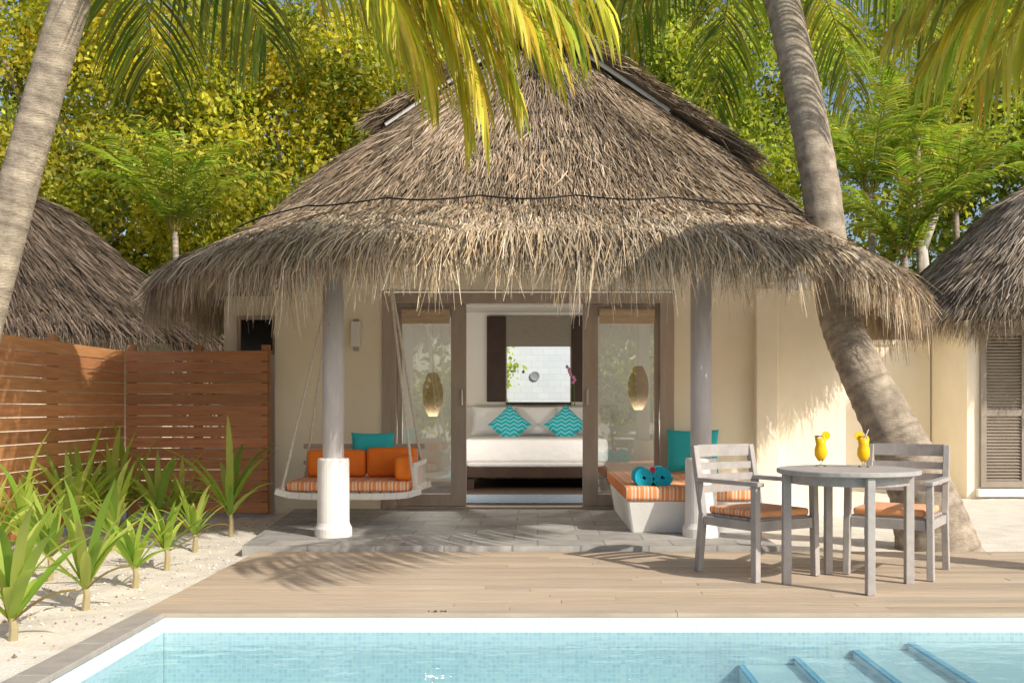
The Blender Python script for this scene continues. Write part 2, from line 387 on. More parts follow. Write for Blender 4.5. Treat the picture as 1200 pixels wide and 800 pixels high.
# ------------------------------------------------------------------ main villa
villa=thing('thatched_villa','cream villa under the big shaggy thatched roof with open glass doors','villa',(0,11.4,0))
FY=11.3
w=MB()
w.box(-2.9,-1.715,FY,FY+.2,-.07,2.45); w.box(1.507,3.4,FY,FY+.2,-.07,2.45)
w.box(-2.75,2.75,FY+.003,FY+.197,2.451,2.78)
w.box(-2.9,-2.7,FY+.201,16.5,-.07,2.45); w.box(3.2,3.4,FY+.201,16.5,-.07,2.45)
w.build('wall',M_wall,villa)
w=MB(); w.box(2.38,2.62,FY-.16,FY-.001,-.07,2.45); w.build('pilaster',M_wall,villa,bevel=.01)
w=MB(); w.box(-3.56,-2.905,11.62,15.5,-.07,2.42); sw=w.build('side_wall',M_wall,villa)
w=MB(); w.box(-3.36,-3.0,11.605,11.619,1.80,2.15); wn=w.build('window',M_black,villa)
w=MB()
for a in ((-3.40,-3.36,1.76,2.19),(-3.0,-2.96,1.76,2.19),(-3.36,-3.0,2.15,2.19),(-3.36,-3.0,1.76,1.80)): w.box(a[0],a[1],11.585,11.618,a[2],a[3])
w.build('frame',M_frame,wn)
BY=16.2
w=MB(); w.box(-2.699,-.49,BY,BY+.2,0,2.9); w.box(.52,3.199,BY,BY+.2,0,2.9); w.box(-.489,.519,BY+.001,BY+.199,0,1.24); w.box(-.489,.519,BY+.001,BY+.199,2.14,2.9)
w.box(-2.698,-2.68,FY+.21,BY-.01,.03,2.45); w.box(3.18,3.198,FY+.21,BY-.01,.03,2.45)
w.box(-2.69,2.9,FY+.21,BY-.01,2.66,2.70)
w.build('interior_wall',M_wall_in,villa)
w=MB(); w.box(-2.69,3.19,FY+.02,BY-.01,-.05,.045); w.build('interior_floor',M_floorin,villa)
w=MB(); w.box(-.80,-.50,BY-.08,BY-.02,1.25,2.6); w.build('shutter',M_dark,villa,bevel=.01)
w=MB(); w.box(.53,.90,BY-.08,BY-.02,1.25,2.6); w.build('shutter',M_dark,villa,bevel=.01)
w=MB(); w.box(-.5,.53,BY-.05,BY-.02,1.20,1.245); w.build('window_sill',M_dark,villa)
w=MB(); w.box(-.5,.53,BY-.05,BY-.02,2.12,2.6); w.build('window_blind',M_blind2,villa)
w=MB(); w.box(-1.712,-1.56,FY-.03,FY+.15,.04,2.42); w.box(1.35,1.504,FY-.03,FY+.15,.04,2.42); w.box(-1.559,1.349,FY-.028,FY+.148,2.30,2.42); w.box(-1.559,1.349,FY-.02,FY+.14,.041,.062)
w.build('door_frame',M_frame,villa,bevel=.006)
def panel(x0,x1,si,y):
    st=[.055,.055]; st[si]=.17
    p=MB(); p.box(x0,x0+st[0],y,y+.05,.065,2.295); p.box(x1-st[1],x1,y,y+.05,.065,2.295)
    p.box(x0+st[0],x1-st[1],y+.001,y+.049,.065,.20); p.box(x0+st[0],x1-st[1],y+.001,y+.049,2.17,2.295)
    o=p.build('sliding_door',M_frame,villa,bevel=.005)
    p=MB(); p.add([(x0+st[0],y+.023,.201),(x1-st[1],y+.023,.201),(x1-st[1],y+.023,2.169),(x0+st[0],y+.023,2.169)],[(0,1,2,3)]); p.build('glass_pane',M_glass,o)
    p=MB(); hx=(x1-.05) if si else (x0+.05); p.box(hx-.012,hx+.012,y-.03,y-.001,1.18,1.36); p.build('handle',M_metal,o,bevel=.006)
panel(-1.555,-.79,1,FY+.04); panel(.50,1.345,0,FY+.04)
for x0,x1 in ((-1.5,-.97),(.68,1.29)):
    p=MB(); p.tube([(x0,FY+.015,2.20),(x1,FY+.015,2.20)],.05,12)
    p.box(x0,x1,FY+.0,FY+.012,2.08,2.20); p.build('rolled_blind',M_blind,villa)
R=Roof(0,12.5,[(2.47,3.84,4.80),(2.82,3.12,4.08),(3.62,2.36,3.18),(4.74,.78,2.25)],tilt=.15)
v,q,c=loft(R,0,.95,6,-.07)
nu=120; nvv=len(v); ctr=np.array([[0,12.5,2.74]]); last=np.arange(nvv-nu,nvv)
tri=[(int(last[i]),int(last[(i+1)%nu]),nvv) for i in range(nu)]
mb=MB(); mb.v=[tuple(p) for p in np.concatenate([v,ctr])]; mb.f=[tuple(a) for a in q]+tri; mb.c=[(1,1,1)]*len(mb.v)
mb.build('soffit',M_soffit,villa)
p=MB(); p.bar((-2.7,8.9,2.50),(2.7,8.9,2.50),.12,.16); p.build('beam',M_frame,villa)
for cx in (-1.775,1.42):
    p=MB(); p.tube([(cx,8.9,.04),(cx,8.9,2.42)],.092,20,cap=True); co=p.build('column',M_col,villa,True)
    p=MB(); p.lathe([(0,.04),(.160,.04),(.160,.11),(.147,.135),(.138,.16),(.136,.70),(.130,.715),(.09,.72)],32,(cx,8.9,0)); b=p.build('column_base',M_white,co)
base_=loft(R,0,3,16,-.02)
up1=lay(R,64000,.85,2.98,.16,.32,.0052,.015,.12,ymax=14.5)
up2=lay(R,3200,.9,2.98,.2,.42,.0048,.045,.3,pw=(3,2,4,1,2),ymax=14.5)
v,q,c=merge(base_,up1,up2); o_roof=npmesh('roof',v,q,c,M_thatch,villa)
PALF=[(.58,.465,.335),(.44,.345,.24),(.69,.58,.44),(.275,.205,.14),(.59,.425,.25)]
sk=lay(R,28000,0.0,1.04,.3,.58,.0054,.045,.13,PALF,pw=(4,4,3,3,2),ymax=14.5,hang=.45)
v,q,c=sk; npmesh('lower_thatch',v,q,c,M_thatch,o_roof)
fr0=lay(R,11000,0.1,.75,.40,.64,.0053,.055,.13,PALF,(4,4,3,3,2),14.5,.9,.15)
fr=lay(R,16000,0.0,.22,.36,.63,.0052,.06,.16,PALF,(4,3,3,3,2),14.5,.9,.38)
fr2=lay(R,3000,0.0,.10,.52,.80,.0045,.05,.13,PALF,(4,3,3,2,2),14.5,.95,.34)
v,q,c=merge(fr0,fr,fr2); npmesh('fringe',v,q,c,M_thatch,o_roof)
t=np.linspace(.0,1,700); Pp,dd,TT,nn=R.frame(t%1,.96-.15*np.abs(np.sin(t*R.per*PI/.95)))
p=MB(); p.tube([tuple(a) for a in (Pp+nn*.09)],.0075,6,cap=False); p.build('binding_rope',M_darkrope,o_roof)
gz=5.10; gy0,gy1=10.04,15.2; sl=.68; GX=((-1,1.55),(1,2.05))
gparts=[]; mbg=MB(); th=.10
for s,gx in GX:
    ge=gz-sl*gx
    nrm=Vector((s*sl,0,1)).normalized()
    a=Vector((0,0,gz)); b=Vector((s*gx,0,ge)); vs=[]
    for yy in (gy0,gy1):
        for pnt in (a,b):
            for k in (0,-th): vs.append(Vector((pnt.x,yy,pnt.z))+nrm*k)
    mbg.add(vs,[(0,1,3,2),(4,6,7,5),(0,2,6,4),(1,5,7,3),(2,3,7,6),(0,4,5,1)])
v_=np.array(mbg.v); gparts.append((v_,np.array(mbg.f),np.tile(np.array([.10,.075,.055]),(len(v_),1))))
for s,gx in GX:
    k=9500; a=rng.random(k)**.9; yy=gy0+rng.random(k)**1.7*(gy1-gy0)
    nrm=np.array([s*sl,0,1.]); nrm/=np.linalg.norm(nrm); d0=np.array([s*1.,0,-sl]); d0/=np.linalg.norm(d0)
    P0=np.column_stack([s*gx*a,yy,gz-sl*gx*a]); edge=(yy<gy0+.12)
    P0=P0+np.where(edge[:,None],nrm*rng.uniform(-.09,.03,(k,1)),nrm*rng.uniform(0,.03,(k,1)))
    L=rng.uniform(.18,.36,(k,1)); jt=rng.normal(0,.18,(k,1)); T=np.array([[0,1.,0]])
    P1=P0+d0*L*.5+T*jt*L*.5+nrm*np.abs(rng.normal(0,.02,(k,1))); P2=P1+d0*L*.5+T*jt*L*.7+nrm*rng.normal(.0,.03,(k,1))
    an=rng.uniform(-1,1,(k,1)); side=T*np.cos(an)+nrm*np.sin(an)
    gparts.append(strips(P0,P1,P2,side,rng.uniform(.6,1.2,k)*.0065,strandcol(k,PAL,(4,4,3,3,1))))
v,q,c=merge(*gparts); gb=npmesh('gable_roof',v,q,c,M_thatch,villa)
for s,xe in ((-1,1.5),(1,1.3)):
    p=MB(); p.bar((s*.02,gy0+.05,gz-.155),(s*xe,gy0+.05,gz-.155-sl*(xe-.02)),.03,.035); p.build('barge_board',M_board,gb)
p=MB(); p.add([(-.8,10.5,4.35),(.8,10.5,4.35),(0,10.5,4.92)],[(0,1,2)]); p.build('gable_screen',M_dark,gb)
lp=thing('wall_lamp','white box wall lamp on the cream wall left of the doors','lamp',(-2.0,FY,1.8))
p=MB(); p.box(-2.05,-1.95,FY-.09,FY-.012,1.82,2.10); p.build('lamp_shade',M_white,lp,bevel=.01)
p=MB(); p.box(-2.03,-1.97,FY-.011,FY-.001,1.78,2.13); p.build('back_plate',M_metal,lp)

# ------------------------------------------------------------------ bed & room
bed=thing('bed','wide white made bed seen through the open doors','bed',(-.05,14.9,.045))
p=MB(); p.box(-1.0,.95,13.95,16.0,.2,.34); p.build('bed_frame',M_dark,bed,bevel=.01)
for x in (-.92,.87):
    for y in (14.05,15.9):
        p=MB(); p.box(x-.05,x+.05,y-.05,y+.05,.046,.199); p.build('leg',M_dark,bed)
p=MB(); p.box(-.98,.93,13.92,15.98,.341,.66); p.build('mattress',M_linen,bed,bevel=.07,seg=4)
p=MB(); p.box(-1.01,.96,13.90,15.2,.40,.73); p.build('duvet',M_linen,bed,bevel=.06,seg=4)
p=MB(); p.box(-1.25,1.15,16.02,16.09,.046,1.17); p.build('headboard',M_white,bed,bevel=.02)
def pillow(name,mt,w,h,t,loc,rot,label,cat='pillow',group=None,n=14,pw=.5,spin=0):
    V=[];Q=[]; cs,sn=math.cos(spin),math.sin(spin)
    for sgn in (1,-1):
        b=len(V)
        for j in range(n+1):
            for i in range(n+1):
                s=i/n*2-1;r=j/n*2-1
                z=t/2*((1-s**4)*(1-r**4))**pw*sgn
                pin=1-.07*(1-abs(r)**2)*abs(s)**6; pin2=1-.07*(1-abs(s)**2)*abs(r)**6
                x,y=s*w/2*pin,r*h/2*pin2
                V.append((x*cs-y*sn,x*sn+y*cs,z))
        for j in range(n):
            for i in range(n):
                a=b+j*(n+1)+i; qd=(a,a+1,a+n+2,a+n+1); Q.append(qd if sgn>0 else qd[::-1])
    o=npmesh(name,V,Q,(1,1,1),mt,None,True); o.location=loc; o.rotation_euler=rot; tag(o,label,cat,group); return o
for i,(x,lb) in enumerate(((-.68,'white bed pillow behind the left turquoise cushion'),(.0,'white bed pillow in the middle of the bed head'),(.63,'white bed pillow behind the right turquoise cushion'))):
    pillow('pillow',M_linen,.68,.46,.2,(x,15.75,.96),(math.radians(72),0,0),lb,group='white bed pillows')
pillow('cushion',M_chev,.47,.47,.17,(-.42,15.35,.90),(math.radians(68),0,math.radians(4)),'left of the two turquoise zigzag cushions on the bed','cushion','zigzag cushions',spin=PI/4)
pillow('cushion',M_chev,.47,.47,.17,(.42,15.35,.90),(math.radians(68),0,math.radians(-4)),'right of the two turquoise zigzag cushions on the bed','cushion','zigzag cushions',spin=PI/4)
p=MB(); p.box(-1.0,.9,11.8,12.95,.046,.06); tag(p.build('rug',M_rug,bevel=.004),'pale blue grey rug on the dark floor before the bed','rug')
for x,y,z,lb in ((-1.30,12.7,1.32,'left wicker pendant lantern behind the left glass door'),(1.25,12.7,1.40,'right wicker pendant lantern behind the right glass door')):
    l=thing('lantern',lb,'lantern',(x,y,z),0,'wicker lanterns in the bedroom')
    p=MB(); prof=[(.05,-.27)]+[(.13*math.sin(PI*(k+.8)/9.6)**.6,-.26+.52*k/8) for k in range(9)]+[(.05,.27)]
    p.lathe(prof,20,(x,y,z)); p.build('lamp_shade',M_wicker,l,True)
    p=MB(); p.tube([(x,y,z+.26),(x,y,2.66)],.003,6); p.build('cord',M_rope,l)
    ld_=bpy.data.lights.new('lantern_bulb','POINT'); ld_.energy=56; ld_.color=(1,.93,.83); ld_.shadow_soft_size=.12
    lo=bpy.data.objects.new('bulb',ld_); C.objects.link(lo); lo.parent=l; lo.location=(0,0,-.46)
p=MB(); p.box(-3,3.2,19.5,19.7,-.07,2.9); cw=p.build('courtyard_wall',tiles('white_wall_tile',(0,2),.22,.12,(.66,.72,.78),(.60,.67,.73),(.54,.60,.66),.04,.6,.5),None); tag(cw,'white tiled courtyard wall seen through the window over the bed','wall')
p=MB(); p.lathe([(0,0),(.09,0),(.09,.02),(.065,.02),(.055,.012),(0,.012)],24,(0,0,0)); wr=p.build('wall_medallion',mat('medallion',(.30,.34,.38)),None); wr.rotation_euler=(PI/2,0,0); wr.location=(-.05,19.49,1.76); tag(wr,'round dark medallion on the white tiled courtyard wall','medallion')
orc=thing('orchid','potted pink orchid at the right of the bedroom window','orchid',(.58,15.98,1.06))
p=MB(); p.lathe([(0,0),(.05,0),(.065,.12),(.055,.12)],14,(.58,15.98,1.06)); p.build('pot',M_white,orc)
p=MB(); p.tube([(.58,15.98,1.16),(.57,15.97,1.5),(.52,15.95,1.75),(.45,15.93,1.82)],.006,5); p.build('stem',M_green,orc)
p=MB()
for k in range(7):
    c0=Vector((.57-.02*k+random.uniform(-.03,.03),15.95,1.55+.04*k))
    for j in range(5):
        a=2*PI*j/5; dv=Vector((math.cos(a),-.3,math.sin(a)))*.03; sv=Vector((-math.sin(a),0,math.cos(a)))*.013
        p.add([c0,c0+dv*.6+sv,c0+dv,c0+dv*.6-sv],[(0,1,2,3)])
p.build('blossom',M_pink,orc)

# ------------------------------------------------------------------ bench with towels
bn=thing('bench','white masonry bench with orange striped seat pad beside the right column','bench',(1.35,10.2,.04))
p=MB(); p.add([(.84,9.15,.041),(1.93,9.15,.041),(1.93,FY-.002,.041),(.84,FY-.002,.041),(.79,9.06,.33),(1.93,9.06,.33),(1.93,FY-.002,.33),(.79,FY-.002,.33)],[(0,1,5,4),(1,2,6,5),(2,3,7,6),(3,0,4,7),(4,5,6,7)])
p.build('bench_base',M_white,bn,bevel=.02)
p=MB(); p.box(.77,1.92,9.03,FY-.05,.331,.455); p.build('seat_pad',M_stripe,bn,bevel=.035,seg=4)
pillow('pillow',M_teal,.56,.48,.17,(1.66,10.98,.69),(math.radians(72),0,math.radians(-10)),'large turquoise pillow leaning at the back of the masonry bench','pillow')
def towel(x,y,z,r,L,lb):
    n=90; pts=[]
    for k in range(n+1):
        a=k/n*2*PI*4; rr=r*(.12+.88*k/n); pts.append((rr*math.cos(a),rr*math.sin(a)))
    V=[];Q=[]
    for yy in (-L/2,L/2):
        for sx,sz in pts: V.append((x+sx,y+yy,z+sz))
    for i in range(n): Q.append((i,i+1,n+2+i,n+1+i))
    o=npmesh('towel',V,Q,(1,1,1),M_towel,None,True); m=o.modifiers.new('s','SOLIDIFY'); m.thickness=.019
    tag(o,lb,'towel','rolled towels on the bench')
towel(.955,9.35,.530,.075,.34,'left of two rolled turquoise towels on the striped bench pad')
towel(1.12,9.35,.533,.078,.34,'right of two rolled turquoise towels on the striped bench pad')
fl=MB(); c0=Vector((1.03,9.17,.60))
for j in range(5):
    a=2*PI*j/5+.3; dv=Vector((math.cos(a),-.4,math.sin(a)))*.028; sv=Vector((-math.sin(a),0,math.cos(a)))*.016
    fl.add([c0,c0+dv*.6+sv,c0+dv*1.05,c0+dv*.6-sv],[(0,1,2,3)])
fl.tube([c0,c0+Vector((.01,-.05,.02))],.004,5)
tag(fl.build('flower',M_red),'small red hibiscus flower between the rolled towels','flower')

# ------------------------------------------------------------------ swing
sx0,sx1,sy0,sy1=-2.36,-1.14,9.45,10.35
sg=thing('hanging_swing','timber swing seat hanging on pale ropes behind the left column','swing',(-1.75,9.9,.3))
p=MB()
for y in (sy0,sy1):
    pts=[(sx0-.06+(sx1-sx0+.12)*k/12, y, .335+.05*abs(k/6-1)**6) for k in range(13)]
    for a,b in zip(pts[:-1],pts[1:]): p.bar(a,b,.045,.06)
for x in (sx0,sx1): p.bar((x,sy0,.385),(x,sy1,.385),.045,.06)
p.build('frame',M_soffit,sg,bevel=.006)
p=MB()
for k in range(12):
    x=sx0+.07+(sx1-sx0-.14)*k/11; p.box(x-.04,x+.04,sy0+.025,sy1-.025,.34,.375)
p.build('seat',M_frame,sg)
p=MB()
p.box(sx0,sx1,sy1-.02,sy1+.02,.74,.79); p.box(sx0,sx1,sy1-.02,sy1+.02,.58,.62)
for k in range(8):
    x=sx0+.05+(sx1-sx0-.1)*k/7; p.box(x-.015,x+.015,sy1-.018,sy1+.018,.38,.739)
p.build('backrest',M_frame,sg)
p=MB()
p.box(sx1-.02,sx1+.02,sy0+.1,sy1-.03,.60,.64); p.box(sx1-.018,sx1+.018,sy0+.1,sy0+.14,.41,.6)
for k in range(4):
    y=sy0+.27+.16*k; p.box(sx1-.015,sx1+.015,y-.015,y+.015,.41,.6)
p.build('arm_rail',M_soffit,sg)
p=MB(); p.box(sx0+.03,sx1-.03,sy0+.02,sy1-.05,.376,.47); p.build('seat_pad',M_stripe,sg,bevel=.03,seg=4)
for (x,xt) in ((sx0,-1.93),(sx1,-1.45)):
    for y in (sy0,sy1):
        p=MB(); a=Vector((x,y,.40)); b=Vector((xt,9.85,2.6)); pts=[a.lerp(b,k/10) for k in range(11)]; p.tube(pts,.013,7); p.build('rope',M_rope,sg)
def block(x0,x1,y0,y1,z0,z1,lb):
    p=MB(); p.box(x0,x1,y0,y1,z0,z1); o=p.build('cushion',M_orange,None,bevel=.05,seg=5); tag(o,lb,'cushion','orange cushions on the swing')
block(-2.28,-1.70,10.08,10.26,.471,.74,'orange block cushion at the back of the swing, left of the column')
block(-1.69,-1.20,10.08,10.26,.471,.76,'orange block cushion at the back of the swing, right of the column')
block(-1.34,-1.175,9.55,10.06,.471,.70,'orange block cushion along the right end of the swing')
pillow('pillow',M_teal,.44,.34,.11,(-1.66,10.315,.735),(math.radians(84),0,0),'turquoise pillow propped at the back of the swing','pillow')

# ------------------------------------------------------------------ chairs & table
ch=thing('armchair','grey slatted timber armchair left of the round table','armchair',(0,0,0),0,'armchairs at the round table')
W2,D2=.27,.26
for s in (-1,1):
    p=MB(); p.bar((s*W2,-D2-.05,.0),(s*W2,-D2,.42),.045,.05); p.bar((s*W2,-D2,.40),(s*W2*.98,-D2-.10,.88),.045,.045); p.build('rear_leg',M_grey,ch,bevel=.005)
    p=MB(); p.bar((s*W2*1.03,D2+.01,0),(s*W2,D2,.63),.045,.05); p.build('front_leg',M_grey,ch,bevel=.005)
    p=MB(); p.bar((s*W2,-D2-.06,.645),(s*W2,D2+.05,.645),.062,.03); p.build('armrest',M_grey,ch,bevel=.006)
p=MB(); p.box(-W2+.024,W2-.024,D2-.02,D2+.015,.33,.40); p.box(-W2+.024,W2-.024,-D2-.015,-D2+.015,.33,.40)
for s in (-1,1): p.box(s*W2-.015,s*W2+.015,-D2+.025,D2-.025,.335,.395)
for k in range(6):
    y=-D2+.05+k*.085; p.box(-W2+.016,W2-.016,y-.032,y+.032,.396,.412)
p.build('seat',M_grey,ch,bevel=.003)
p=MB()
for z,h in ((.845,.085),(.735,.05),(.655,.05),(.575,.05)):
    yb=-D2-.10*(z-.40)/.48
    pts=[(-W2+.02+(2*W2-.04)*k/6, yb-.02*math.sin(PI*k/6), z) for k in range(7)]
    for a,b in zip(pts[:-1],pts[1:]): p.bar(a,b,.02,h)
p.build('backrest',M_grey,ch)
p=MB(); p.box(-W2+.03,W2-.03,-D2+.02,D2-.005,.413,.465); p.build('seat_pad',M_stripey,ch,bevel=.02,seg=4)
fw=Vector((.53,-.85)); rz1=math.atan2(-fw.x,fw.y); rz2=math.atan2(fw.x,fw.y)
dup(ch,(2.52,7.18,.002),rz2,'grey slatted timber armchair right of the round table near the palm')
ch.location=(1.53,7.12,.002); ch.rotation_euler=(0,0,rz1)
tx,ty=2.03,6.7
tb=thing('round_table','small round grey timber table with four square legs on the deck','table',(tx,ty,0))
p=MB(); p.lathe([(0,.722),(.445,.722),(.455,.728),(.455,.75),(.449,.755),(0,.755)],48,(tx,ty,0)); p.build('tabletop',M_grey,tb)
p=MB(); prof=[(.36,.66),(.38,.66),(.38,.721),(.36,.721),(.36,.66)]; p.lathe(prof,32,(tx,ty,0)); p.build('apron',M_grey,tb)
for k in range(4):
    a=-PI/2+math.radians(2)+k*PI/2; x,y=tx+.405*math.cos(a),ty+.405*math.sin(a)
    p=MB(); p.obox((x,y,.361),(.055,.05,.72),Matrix.Rotation(a,3,'Z')); p.build('leg',M_grey,tb,bevel=.005)
M_cup=clear('cup_glass',1.45,(.95,.97,.96),.0)
def cocktail(x,y,lb,s=1):
    z=.756; c=thing('cocktail',lb,'cocktail',(x,y,z),0,'orange cocktails on the table')
    p=MB(); p.lathe([(0,0),(.034,0),(.034,.004),(.006,.010),(.006,.022),(.018,.036)],24,(x,y,z)); p.build('glass_foot',M_cup,c,True)
    p=MB(); p.lathe([(.0335,.165),(.037,.185),(.035,.185),(.0325,.165)],24,(x,y,z)); p.build('glass_rim',M_cup,c,True)
    p=MB(); p.lathe([(0,.032),(.020,.036),(.037,.066),(.037,.100),(.029,.132),(.0345,.168),(0,.168)],24,(x,y,z)); p.build('drink',M_drink,c,True)
    p=MB(); p.tube([(x,y,z+.15),(x-.03*s,y,z+.225)],.0028,6); p.build('straw',M_white,c)
    p=MB(); cc=Vector((x+.03*s,y-.005,z+.185)); n=18
    vs=[cc+Vector((.026*math.cos(2*PI*k/n),-.003,.026*math.sin(2*PI*k/n))) for k in range(n)]+[cc+Vector((.026*math.cos(2*PI*k/n),.003,.026*math.sin(2*PI*k/n))) for k in range(n)]
    p.add(vs,[tuple(range(n)),tuple(reversed(range(n,2*n)))]+[(k,k+n,(k+1)%n+n,(k+1)%n) for k in range(n)]); p.build('garnish',M_drink,c)
    c.scale=(1.12,1.12,1.12)
cocktail(1.93,6.98,'left of two orange cocktails in curved glasses on the table',1); cocktail(2.19,6.88,'right of two orange cocktails in curved glasses on the table',-1)

# ------------------------------------------------------------------ fence
def fence(name,lab,x0,y0,x1,y1,top,posts):
    f=thing(name,lab,'fence',(x0,y0,0),0,'slatted timber fences by the planting bed')
    d=Vector((x1-x0,y1-y0,0)); L=d.length; d.normalize(); nr=Vector((-d.y,d.x,0))
    R3=Matrix((d,nr,Vector((0,0,1)))).transposed(); p=MB(); z=.03; h=.108
    while z+h<top+.02:
        t=random.uniform(.75,1.2); p.obox(Vector((x0,y0,z+h/2))+d*L/2,(L,.022,h),R3,(t,t*random.uniform(.92,1.05),t)); z+=h+.008
    p.build('slat_panel',M_fence,f)
    for u in posts:
        p=MB(); p.obox(Vector((x0,y0,top/2))+d*L*u+nr*.05,(.08,.07,top-.02),R3,(.7,.7,.7)); p.build('post',M_fence,f)
fence('slatted_fence','brown slatted timber fence joining the villa wall behind the plants',-4.42,11.0,-2.9,11.0,1.84,(.03,.5,.98))
fence('slatted_fence','brown slatted timber fence running along the left side of the bed',-4.44,5.0,-4.44,10.97,1.84,(0,.25,.5,.75))

# ------------------------------------------------------------------ neighbours
nl=thing('thatched_villa','neighbouring villa whose dark thatched roof shows over the left fence','villa',(-9.6,16,0))
RL=Roof(-9.7,16,[(2.25,4.55,3.6),(2.9,3.75,3.0),(4.25,2.2,1.7),(5.0,.8,.5)],3)
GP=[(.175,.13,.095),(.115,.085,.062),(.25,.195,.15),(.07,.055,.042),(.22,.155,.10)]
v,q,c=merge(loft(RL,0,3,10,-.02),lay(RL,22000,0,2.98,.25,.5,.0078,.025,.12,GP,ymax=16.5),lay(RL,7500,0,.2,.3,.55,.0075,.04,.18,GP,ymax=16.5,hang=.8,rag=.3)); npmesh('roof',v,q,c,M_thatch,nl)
p=MB(); p.box(-12.5,-6.6,13.6,18.5,-.07,2.3); p.build('wall',M_wall,nl)
nrh=thing('thatched_villa','neighbouring villa with grey thatch and louvred shutters at the right','villa',(9.2,16,0))
RR=Roof(9.3,16,[(2.42,3.85,3.6),(2.95,3.4,3.0),(4.35,2.0,1.6),(5.2,.6,.4)],4)
GR=[(.46,.385,.30),(.34,.28,.215),(.56,.48,.39),(.19,.155,.12),(.46,.36,.25)]
v,q,c=merge(loft(RR,0,3,10,-.02),lay(RR,24000,0,2.98,.2,.42,.0068,.022,.11,GR,ymax=16.5),lay(RR,7500,0,.2,.35,.55,.0065,.04,.18,PALF,ymax=16.5,hang=.85,rag=.3)); npmesh('roof',v,q,c,M_thatch,nrh)
p=MB(); p.box(5.62,13,13.4,18.5,-.07,2.3); p.build('wall',M_wall,nrh)
for x0,x1 in ((5.78,6.38),(6.42,7.02)):
    p=MB(); y=13.34
    p.box(x0,x0+.07,y,y+.055,.12,2.18); p.box(x1-.07,x1,y,y+.055,.12,2.18)
    for z in (.12,1.05,2.10): p.box(x0+.07,x1-.07,y+.001,y+.054,z,z+.08)
    s_=p.build('louvre_shutter',M_louver,nrh)
    p=MB()
    for z0,z1 in ((.2,1.05),(1.13,2.1)):
        z=z0+.02
        while z<z1-.02:
            p.obox(((x0+x1)/2,y+.03,z),(x1-x0-.142,.045,.008),Matrix.Rotation(math.radians(35),3,'X')); z+=.042
    p.build('louvre',M_louver,s_)
p=MB(); p.box(5.73,7.2,13.30,13.399,.0,.1); p.build('sill',M_white,nrh)
p=MB(); p.box(3.0,5.6,14.6,14.8,-.07,2.05); p.box(3.0,5.6,14.57,14.83,2.051,2.12); tag(p.build('garden_wall',M_wall),'low cream garden wall linking the two villas behind the palm','wall')

# ------------------------------------------------------------------ plants
def strap_leaf(p,b,az,el,L,wd,bend,col,n=6):
    pts=[];q=Vector(b); e=el
    for k in range(n+1):
        pts.append(q.copy()); q=q+Vector((math.cos(az)*math.cos(e),math.sin(az)*math.cos(e),math.sin(e)))*L/n; e-=bend/n*(.4+1.2*k/n)
    sd=Vector((-math.sin(az),math.cos(az),0)); vs=[];fs=[]
    prof=[.5,.8,1,1,.88,.55,.04]
    for k in range(n+1):
        up=Vector((0,0,.2*wd*prof[k]))
        vs += [pts[k]-sd*wd*prof[k]/2+up, pts[k], pts[k]+sd*wd*prof[k]/2+up]
    for k in range(n):
        a=k*3; fs += [(a,a+1,a+4,a+3),(a+1,a+2,a+5,a+4)]
    p.add(vs,fs,col)
spots=[(14,748,.84),(100,706,.76),(58,674,.66),(158,684,.58),(195,662,.58),(132,640,.77),(228,640,.52),(270,625,1.02),(82,638,.9),(185,624,.92),(28,650,.9),(212,618,.75),(115,616,1.0),(55,626,1.0),(150,612,.95),(-12,668,.85)]
labs=['big strap leaved lily at the lower left corner of the sand bed','lily with fanned leaves standing nearest the pool coping in the middle of the bed front','strap leaved lily left of the front middle lily towards the fence','small strap leaved lily right of the front middle lily','pale strap leaved lily at the right of the bed, second row','upright strap leaved lily behind the front middle lily','smallest strap leaved lily at the right edge of the bed','tallest upright lily at the fence next to the villa wall','tall strap leaved lily near the fence corner, second row','tall strap leaved lily before the middle of the back fence','leafy lily at the foot of the side fence','leafy lily just left of the tallest lily','lily in the back row at the fence corner','lily in the back row close to the side fence','lily in the back row just right of the fence corner','lily cut by the left border of the photo']
for (px,py,h),lb in zip(spots,labs):
    Y=1380/(py-478); X=max((px-PX)/F*Y,-4.15)
    t=thing('lily_plant',lb,'plant',(X,Y,-.04),0,'lilies in the sand bed')
    sh=h*random.uniform(.12,.24); p=MB(); p.tube([(X,Y,-.06),(X+.01,Y,sh*.5),(X,Y,sh)],[.026,.022,.015],8,col=(.36,.30,.17)); p.build('stem',M_bark,t)
    p=MB(); nl_=random.randint(17,23)
    tone=random.uniform(.85,1.08)
    for k in range(nl_):
        az=k*2.4+random.uniform(-.4,.4); u=k/nl_; el=math.radians(46+40*u+random.uniform(-16,8)); L=h*random.uniform(.5,1.0)*(.75+.25*u)
        c=random.choice([(.35,.49,.08),(.43,.56,.11),(.24,.40,.06),(.53,.60,.16)])
        if k<2 and random.random()<.7: c=(.40,.28,.12)
        strap_leaf(p,(X,Y,sh*(.7+.35*u)),az,el,L,.020+h*.050*random.uniform(.75,1.2),random.uniform(.2,1.6),tuple(a*tone for a in c))
    p.build('leaves',M_leaf,t,True)

